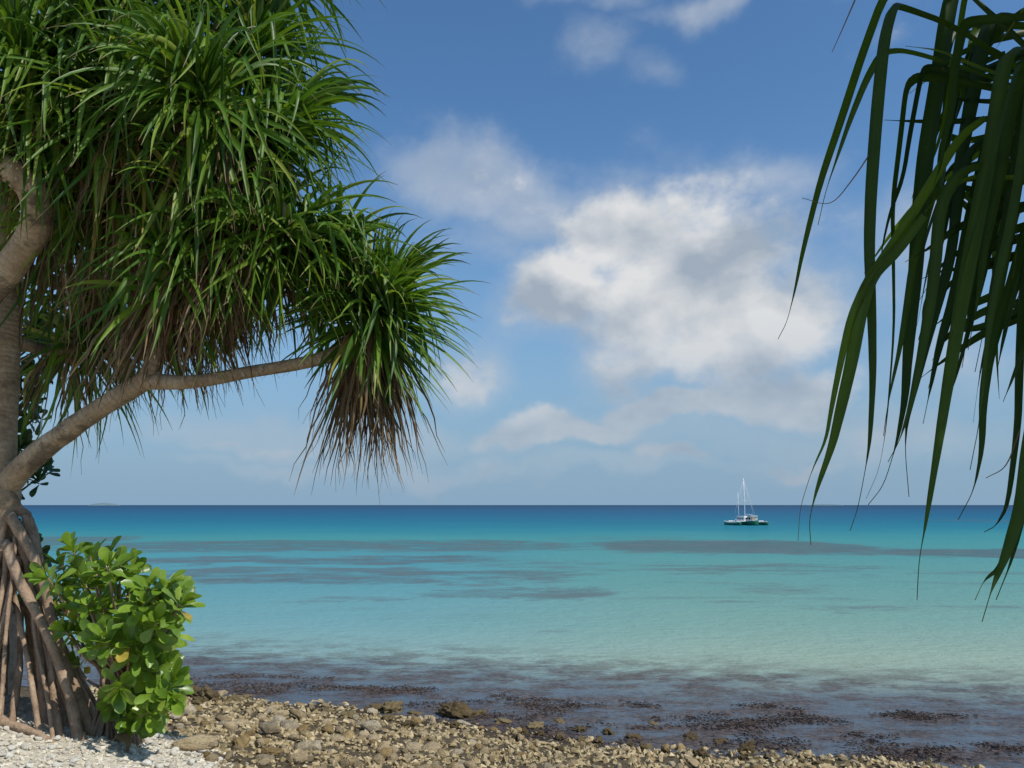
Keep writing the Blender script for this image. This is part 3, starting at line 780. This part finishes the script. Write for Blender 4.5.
shading_heads = [(V((2.0, 1.45, 5.55)), (-.1, -.2, 1)), (V((2.5, 1.3, 5.35)), (.2, -.2, .9)), (V((1.55, 1.2, 5.8)), (-.2, -.2, 1)), (V((2.2, .8, 5.8)), (0, -.3, .9)), (V((2.6, 1.95, 5.5)), (.3, .1, .8)), (V((2.9, .9, 4.9)), (.4, -.4, .7))]  # unseen upper heads, added toward the sun to shade the hanging leaves
for c, ax in shading_heads:
    s_ = tb + V((0, -.1, 3.2)); limb('branch', [s_, s_.lerp(c, .5) + V((0, 0, .1)), c], [.08, .065, .045], 'bark', rt)
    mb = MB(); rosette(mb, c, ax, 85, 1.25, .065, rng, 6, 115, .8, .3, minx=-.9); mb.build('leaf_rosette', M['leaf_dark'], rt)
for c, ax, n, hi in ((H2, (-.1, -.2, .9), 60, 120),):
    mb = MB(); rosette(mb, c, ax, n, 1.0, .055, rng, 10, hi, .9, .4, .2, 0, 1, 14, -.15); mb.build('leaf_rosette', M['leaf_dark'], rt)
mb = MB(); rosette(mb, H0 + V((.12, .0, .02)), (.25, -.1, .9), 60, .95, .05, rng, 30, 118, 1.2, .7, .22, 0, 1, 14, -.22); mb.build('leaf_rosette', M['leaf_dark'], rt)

# the long leaves seen one by one: pixel path, depth at both ends, width in pixels, tone
LV = [
    ([(990, -120), (935, -70), (885, -8), (862, 55), (841, 120), (820, 182), (803, 250), (795, 290), (787, 322), (778, 339)], 2.2, 1.9, 15, .5),
    ([(1010, 62), (950, 24), (905, 8), (893, 6), (884, 40), (877, 110), (871, 190), (869, 250), (872, 320), (873, 380), (870, 440), (866, 466), (858, 508), (850, 531)], 2.1, 1.85, 21, .35),
    ([(1025, 90), (960, 66), (905, 50), (882, 52), (866, 80), (850, 120), (838, 155), (826, 190), (818, 225)], 2.15, 2.0, 12, .5),
    ([(985, 118), (962, 135), (942, 165), (919, 203), (888, 252), (866, 284), (850, 320), (840, 365), (832, 405), (826, 440), (812, 470), (800, 508), (798, 541)], 2.05, 1.8, 17, .75),
    ([(925, 215), (898, 250), (872, 274), (861, 310), (852, 360), (840, 412), (832, 446), (817, 488), (809, 520), (811, 545)], 1.96, 1.86, 19, .6),
    ([(985, -100), (962, -40), (948, 10), (938, 80), (926, 150), (919, 220), (915, 280), (908, 350), (905, 400), (897, 442), (884, 485), (868, 505)], 2.2, 1.95, 24, .15),
    ([(1010, 92), (955, 80), (918, 76), (906, 86), (900, 140), (892, 205), (893, 260), (894, 330), (886, 430), (879, 470), (866, 499)], 2.12, 1.9, 15, .2),
    ([(1045, 60), (1018, 48), (1004, 60), (992, 140), (976, 225), (962, 300), (949, 377), (938, 447), (926, 522), (919, 560), (917, 600)], 2.1, 1.75, 24, .55),
    ([(1070, 170), (1030, 215), (1012, 283), (990, 350), (983, 400), (982, 450), (974, 490), (958, 520)], 2.1, 1.85, 15, .3),
    ([(1075, 130), (1040, 190), (1022, 300), (1019, 380), (1018, 424), (1008, 505), (996, 526), (984, 532)], 2.05, 1.8, 17, .2),
    ([(1100, 200), (1052, 330), (1030, 440), (1022, 505), (1006, 555), (992, 588), (982, 622)], 1.9, 1.7, 22, .5),
    ([(1094, 210), (1050, 350), (1028, 470), (1016, 530), (1000, 568), (984, 580), (975, 600)], 1.9, 1.72, 14, .4),
    ([(1090, 250), (1050, 400), (1027, 500), (1012, 560), (996, 600)], 1.88, 1.74, 10, .4),
    ([(1000, 130), (968, 150), (958, 200), (950, 262), (930, 330), (915, 387), (907, 420), (905, 450), (909, 497)], 2.1, 1.95, 15, .1),
    ([(1025, 110), (990, 135), (972, 210), (956, 290), (938, 350), (929, 395), (923, 424)], 2.15, 1.98, 20, .05),
    ([(1030, 130), (1002, 150), (988, 220), (974, 280), (968, 330), (962, 368)], 2.2, 2.1, 18, .05),
    ([(1010, 160), (960, 170), (940, 205), (934, 280), (924, 340), (912, 400), (900, 440), (888, 462)], 2.0, 1.9, 17, .45),
    ([(1045, 100), (1000, 118), (950, 122), (905, 121), (884, 120)], 2.2, 2.2, 9, .05),
    ([(1040, 90), (1000, 102), (960, 100), (936, 97)], 2.2, 2.2, 9, .05),
    ([(1040, 85), (990, 72), (940, 50), (905, 46)], 2.15, 2.12, 7, .8),
    ([(1045, 90), (1000, 86), (950, 78), (914, 76)], 2.13, 2.1, 6, .9),
    ([(1040, 60), (1000, 22), (970, -5), (930, -40)], 2.2, 2.15, 10, .2),
    ([(1050, 200), (1000, 215), (960, 225), (930, 248), (905, 262)], 2.1, 2.0, 13, .1),
    ([(1050, 175), (1005, 178), (970, 176), (940, 195), (925, 212)], 2.05, 1.98, 8, .9),
    ([(1060, 230), (1010, 240), (975, 255), (945, 275)], 2.15, 2.1, 14, .1),
    ([(1030, 20), (995, 15), (983, 40), (968, 120), (955, 190), (950, 250), (938, 320)], 2.25, 2.15, 23, .1),
    ([(1040, 40), (1015, 90), (1000, 170), (985, 240), (978, 300), (968, 350)], 2.0, 1.95, 21, .35),
    ([(1050, 20), (1030, 80), (1018, 160), (1003, 240), (988, 310), (975, 372)], 2.1, 2.0, 19, .15),
    ([(1024, 10), (1000, 30), (975, 60), (945, 110), (925, 160), (917, 215)], 2.25, 2.2, 13, .3),
    ([(1030, 250), (1012, 300), (1002, 345), (997, 372)], 2.0, 1.95, 10, .2),
    ([(1045, 260), (1030, 330), (1012, 380), (1003, 402)], 1.95, 1.9, 9, .3),
    ([(1030, 60), (1025, 140), (1012, 220), (1000, 270), (988, 330), (980, 420), (970, 470)], 1.9, 1.85, 14, .4),
    ([(980, -60), (966, -10), (958, 40), (950, 90), (940, 140), (918, 195), (905, 240)], 2.2, 2.1, 11, .6)]
def folded(pts):
    # straight runs with tight bends, as strap leaves fold
    for _ in range(2):
        q = [pts[0]]
        for a, b in zip(pts, pts[1:]):
            q += [a.lerp(b, .2), a.lerp(b, .8)]
        pts = q + [pts[-1]]
    return pts
for i in range(20):          # the crowd of shorter leaves behind them
    fx = 1075 - 165 * rng.random() ** .8; fy = rng.uniform(-30, 230); L_ = rng.uniform(120, 290); sl = rng.uniform(-.28, -.02); dd = rng.uniform(1.95, 2.5)
    pp = [(fx + rng.uniform(40, 90), fy + rng.uniform(-10, 45)), (fx + 22, fy + rng.uniform(-4, 8)), (fx, fy), (fx - 5, fy + 14)]
    for t in (.25, .45, .62, .78, .9, 1): pp.append((fx - 5 + sl * L_ * t + rng.gauss(0, 2), fy + 14 + L_ * t))
    LV.append((pp, dd, dd - .12, rng.uniform(9, 18), rng.uniform(0, .5)))
for i in range(16):          # darker leaves crossing behind, not folded
    y0 = rng.uniform(40, 330); LV.append(([(1085, y0 - 20), (1030, y0 - 12), (985, y0 + rng.uniform(-5, 12)), (945, y0 + rng.uniform(5, 40)), (905 + rng.uniform(0, 40), y0 + rng.uniform(20, 80))], 2.55, 2.45, rng.uniform(9, 16), rng.uniform(0, .3)))
mb = MB()
for (pp, d0, d1, wpx, tone) in LV:
    n = len(pp) - 1
    path = folded([P(x, y, d0 + (d1 - d0) * i / n) for i, (x, y) in enumerate(pp)])
    a = rng.uniform(-.55, .55); tg = (path[-1] - path[0]).normalized(); sd_ = tg.cross(V((sin(a), cos(a), 0)))
    strip(mb, path, sd_, wpx / F * (d0 + d1) / 2 * .70, tone, rng.choice([-.3, .3]), lambda t: max(min(1, .55 + 2.2 * t) * (1 - min(1, max(0, (t - .38) / .46)) ** 1.5), .075 * (1.25 - t)), rng.gauss(0, .25))
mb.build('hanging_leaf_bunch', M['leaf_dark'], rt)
for pp, d in (([(855, 0), (842, 30), (832, 52)], 2.0), ([(875, 146), (852, 180), (830, 203), (802, 198)], 2.0), ([(1020, 430), (1006, 465), (986, 478)], 1.85)):
    mb = MB(); strip(mb, catmull([P(x, y, d) for x, y in pp], 5), V((1, 0, 0)), .004, .2, .1, lambda t: 1 - .7 * t); mb.build('dry_leaf_tip', M['dead'], rt)

# ------------------------------------------------------------------ boat
def plain(name, col, rough=.4, spec=.5):
    m, k = mat(name); n = k.noise(k.new('ShaderNodeTexCoord').outputs['Object'], 3, 4)
    c = k.mix(k.step(n, .4, .7, 0, .25), tuple(col), tuple(q * .75 for q in col)); finish(k, princ(k, c, rough, None, spec)); return m
M['white'] = plain('white_paint', (.78, .78, .75)); M['green'] = plain('green_paint', (.012, .16, .085)); M['dark'] = plain('dark_glass', (.03, .035, .04), .15)
M['cream'] = plain('cream_canvas', (.60, .52, .40), .8); M['metal'] = plain('pale_alloy', (.72, .72, .72), .4)
bp = G(745.5, 525); bp.z = 0
boat = thing('sailing_trimaran', bp, 'green and white trimaran with two bare masts anchored on the lagoon', 'boat')
BS = bp.y / 145.0 * .82; BR_ = R(12)
def bxf(p): # boat frame: x across, y along (bow away from the shore), z up
    x, y, z = [q * BS for q in p]
    return V((bp.x + x * cos(BR_) - y * sin(BR_), bp.y + x * sin(BR_) + y * cos(BR_), z))
def hull(x0, beam, L, z0, z1, sheer):
    mb = MB(); rows = []; n = 14
    for i in range(n + 1):
        t = i / n * 2 - 1; wv = max(.02, (1 - max(0, t) ** 2.2) * (1 - .35 * max(0, -t) ** 3)); zt = z1 + sheer * t * t
        rows.append([mb.vert(bxf((x0 + s_ * beam * .5 * wv * b_, t * L / 2, z0 + (zt - z0) * zz))) for s_, b_, zz in ((-1, 1, 1), (-1, .9, .5), (-1, .5, .15), (0, 0, 0), (1, .5, .15), (1, .9, .5), (1, 1, 1))])
    for a, b in zip(rows, rows[1:]):
        for q in range(6): mb.f.append((a[q], b[q], b[q + 1], a[q + 1]))
    mb.f.append(tuple(rows[0])); mb.f.append(tuple(reversed(rows[-1]))); return mb, rows
def deck(x0, beam, L, z1, sheer, th):
    mb = MB(); n = 14; rows = []
    for i in range(n + 1):
        t = i / n * 2 - 1; wv = max(.02, (1 - max(0, t) ** 2.2) * (1 - .35 * max(0, -t) ** 3)); z = z1 + sheer * t * t
        rows.append([mb.vert(bxf((x0 + sx * beam * .52 * wv, t * L / 2, z + zz))) for sx, zz in ((-1, 0), (-1, th), (0, th * 1.5), (1, th), (1, 0))])
    for a, b in zip(rows, rows[1:]):
        for q in range(4): mb.f.append((a[q], a[q + 1], b[q + 1], b[q]))
    mb.f.append(tuple(rows[0])); mb.f.append(tuple(rows[-1])); return mb
hull(0, 2.0, 9.2, -.35, .82, .16)[0].build('main_hull', M['green'], boat); deck(0, 2.0, 9.2, .82, .16, .12).build('deck', M['white'], boat)
for s_ in (-1, 1):
    f_ = hull(s_ * 3.15, .85, 7.4, -.2, .5, .18)[0].build('float_hull', M['green'], boat)
    deck(s_ * 3.15, .85, 7.4, .5, .18, .16).build('float_deck', M['white'], f_)
def bbox(name, c, half, material, parent, taper=1.0):
    mb = MB()
    for sz in (-1, 1):
        tp = taper if sz > 0 else 1
        for sx, sy in ((-1, -1), (1, -1), (1, 1), (-1, 1)): mb.vert(bxf((c[0] + sx * half[0] * tp, c[1] + sy * half[1] * tp, c[2] + sz * half[2])))
    mb.f += [(0, 3, 2, 1), (4, 5, 6, 7)] + [(i, (i + 1) % 4, 4 + (i + 1) % 4, 4 + i) for i in range(4)]
    ob = mb.build(name, M[material], parent, False)
    bv = ob.modifiers.new('edge', 'BEVEL'); bv.width = .04; bv.segments = 2; return ob
for yy in (-1.9, 1.7): bbox('crossbeam', (0, yy, .86), (3.1, .32, .09), 'white', boat)
cab = bbox('cabin', (-.35, -.3, 1.42), (1.0, 1.9, .48), 'white', boat, .86)
for xx in (-.8, -.05): bbox('cabin_window', (xx, -2.16, 1.42), (.27, .04, .2), 'dark', cab)
for yy in (-1.2, -.2, .8):
    for s_ in (-1, 1): bbox('cabin_window', (-.35 + s_ * .94, yy, 1.42), (.04, .3, .16), 'dark', cab)
bbox('canopy', (.3, -2.7, 1.95), (.85, .75, .05), 'white', boat)
for s_ in (-1, 1): bbox('canopy_post', (.3 + s_ * .75, -3.3, 1.4), (.035, .035, .5), 'metal', boat)
bbox('cockpit_dodger', (.55, -2.5, 1.4), (.5, .5, .42), 'cream', boat, .8)
bbox('helm_seat', (.9, -2.9, 1.25), (.25, .25, .3), 'cream', boat)
def spar(name, a, b, r, material='metal', parent=boat):
    mb = MB(); tube(mb, [bxf(a), bxf(b)], [r * BS, r * .8 * BS], 8, 2, 0, rng); return mb.build(name, M[material], parent)
ms = spar('mast', (.28, .6, .8), (.28, .6, 10.1), .105); spar('mast', (-1.25, .5, .8), (-1.25, .5, 7.0), .06)
spar('boom', (.28, .5, 2.3), (.28, -2.6, 2.25), .07)
for a, b in (((.28, .6, 9.8), (2.9, .2, .7)), ((.28, .6, 9.8), (-2.9, .2, .7)), ((.28, .6, 9.8), (0, 4.4, 1.05)), ((.28, .6, 9.8), (0, -4.4, 1.0))): spar('stay', a, b, .018)
spar('spreader', (-.5, .6, 5.2), (1.06, .6, 5.2), .03)

# ------------------------------------------------------------------ bits on the beach
rg = random.Random(5)
p = hit(121, 752)
mb = MB(); path = catmull([p + V((-.03, 0, .06)), p + V((-.015, -.01, .09)), p + V((.03, 0, .065)), p + V((.04, .0, .0))], 4); strip(mb, path, V((.3, 1, 0)), .09, .35, .4, lambda t: sin(pi * (.1 + .85 * t)))
tag(mb.build('fallen_leaf', M['dead'], loc=p), 'curled dry brown leaf standing on the white coral below the shrub', 'leaf')
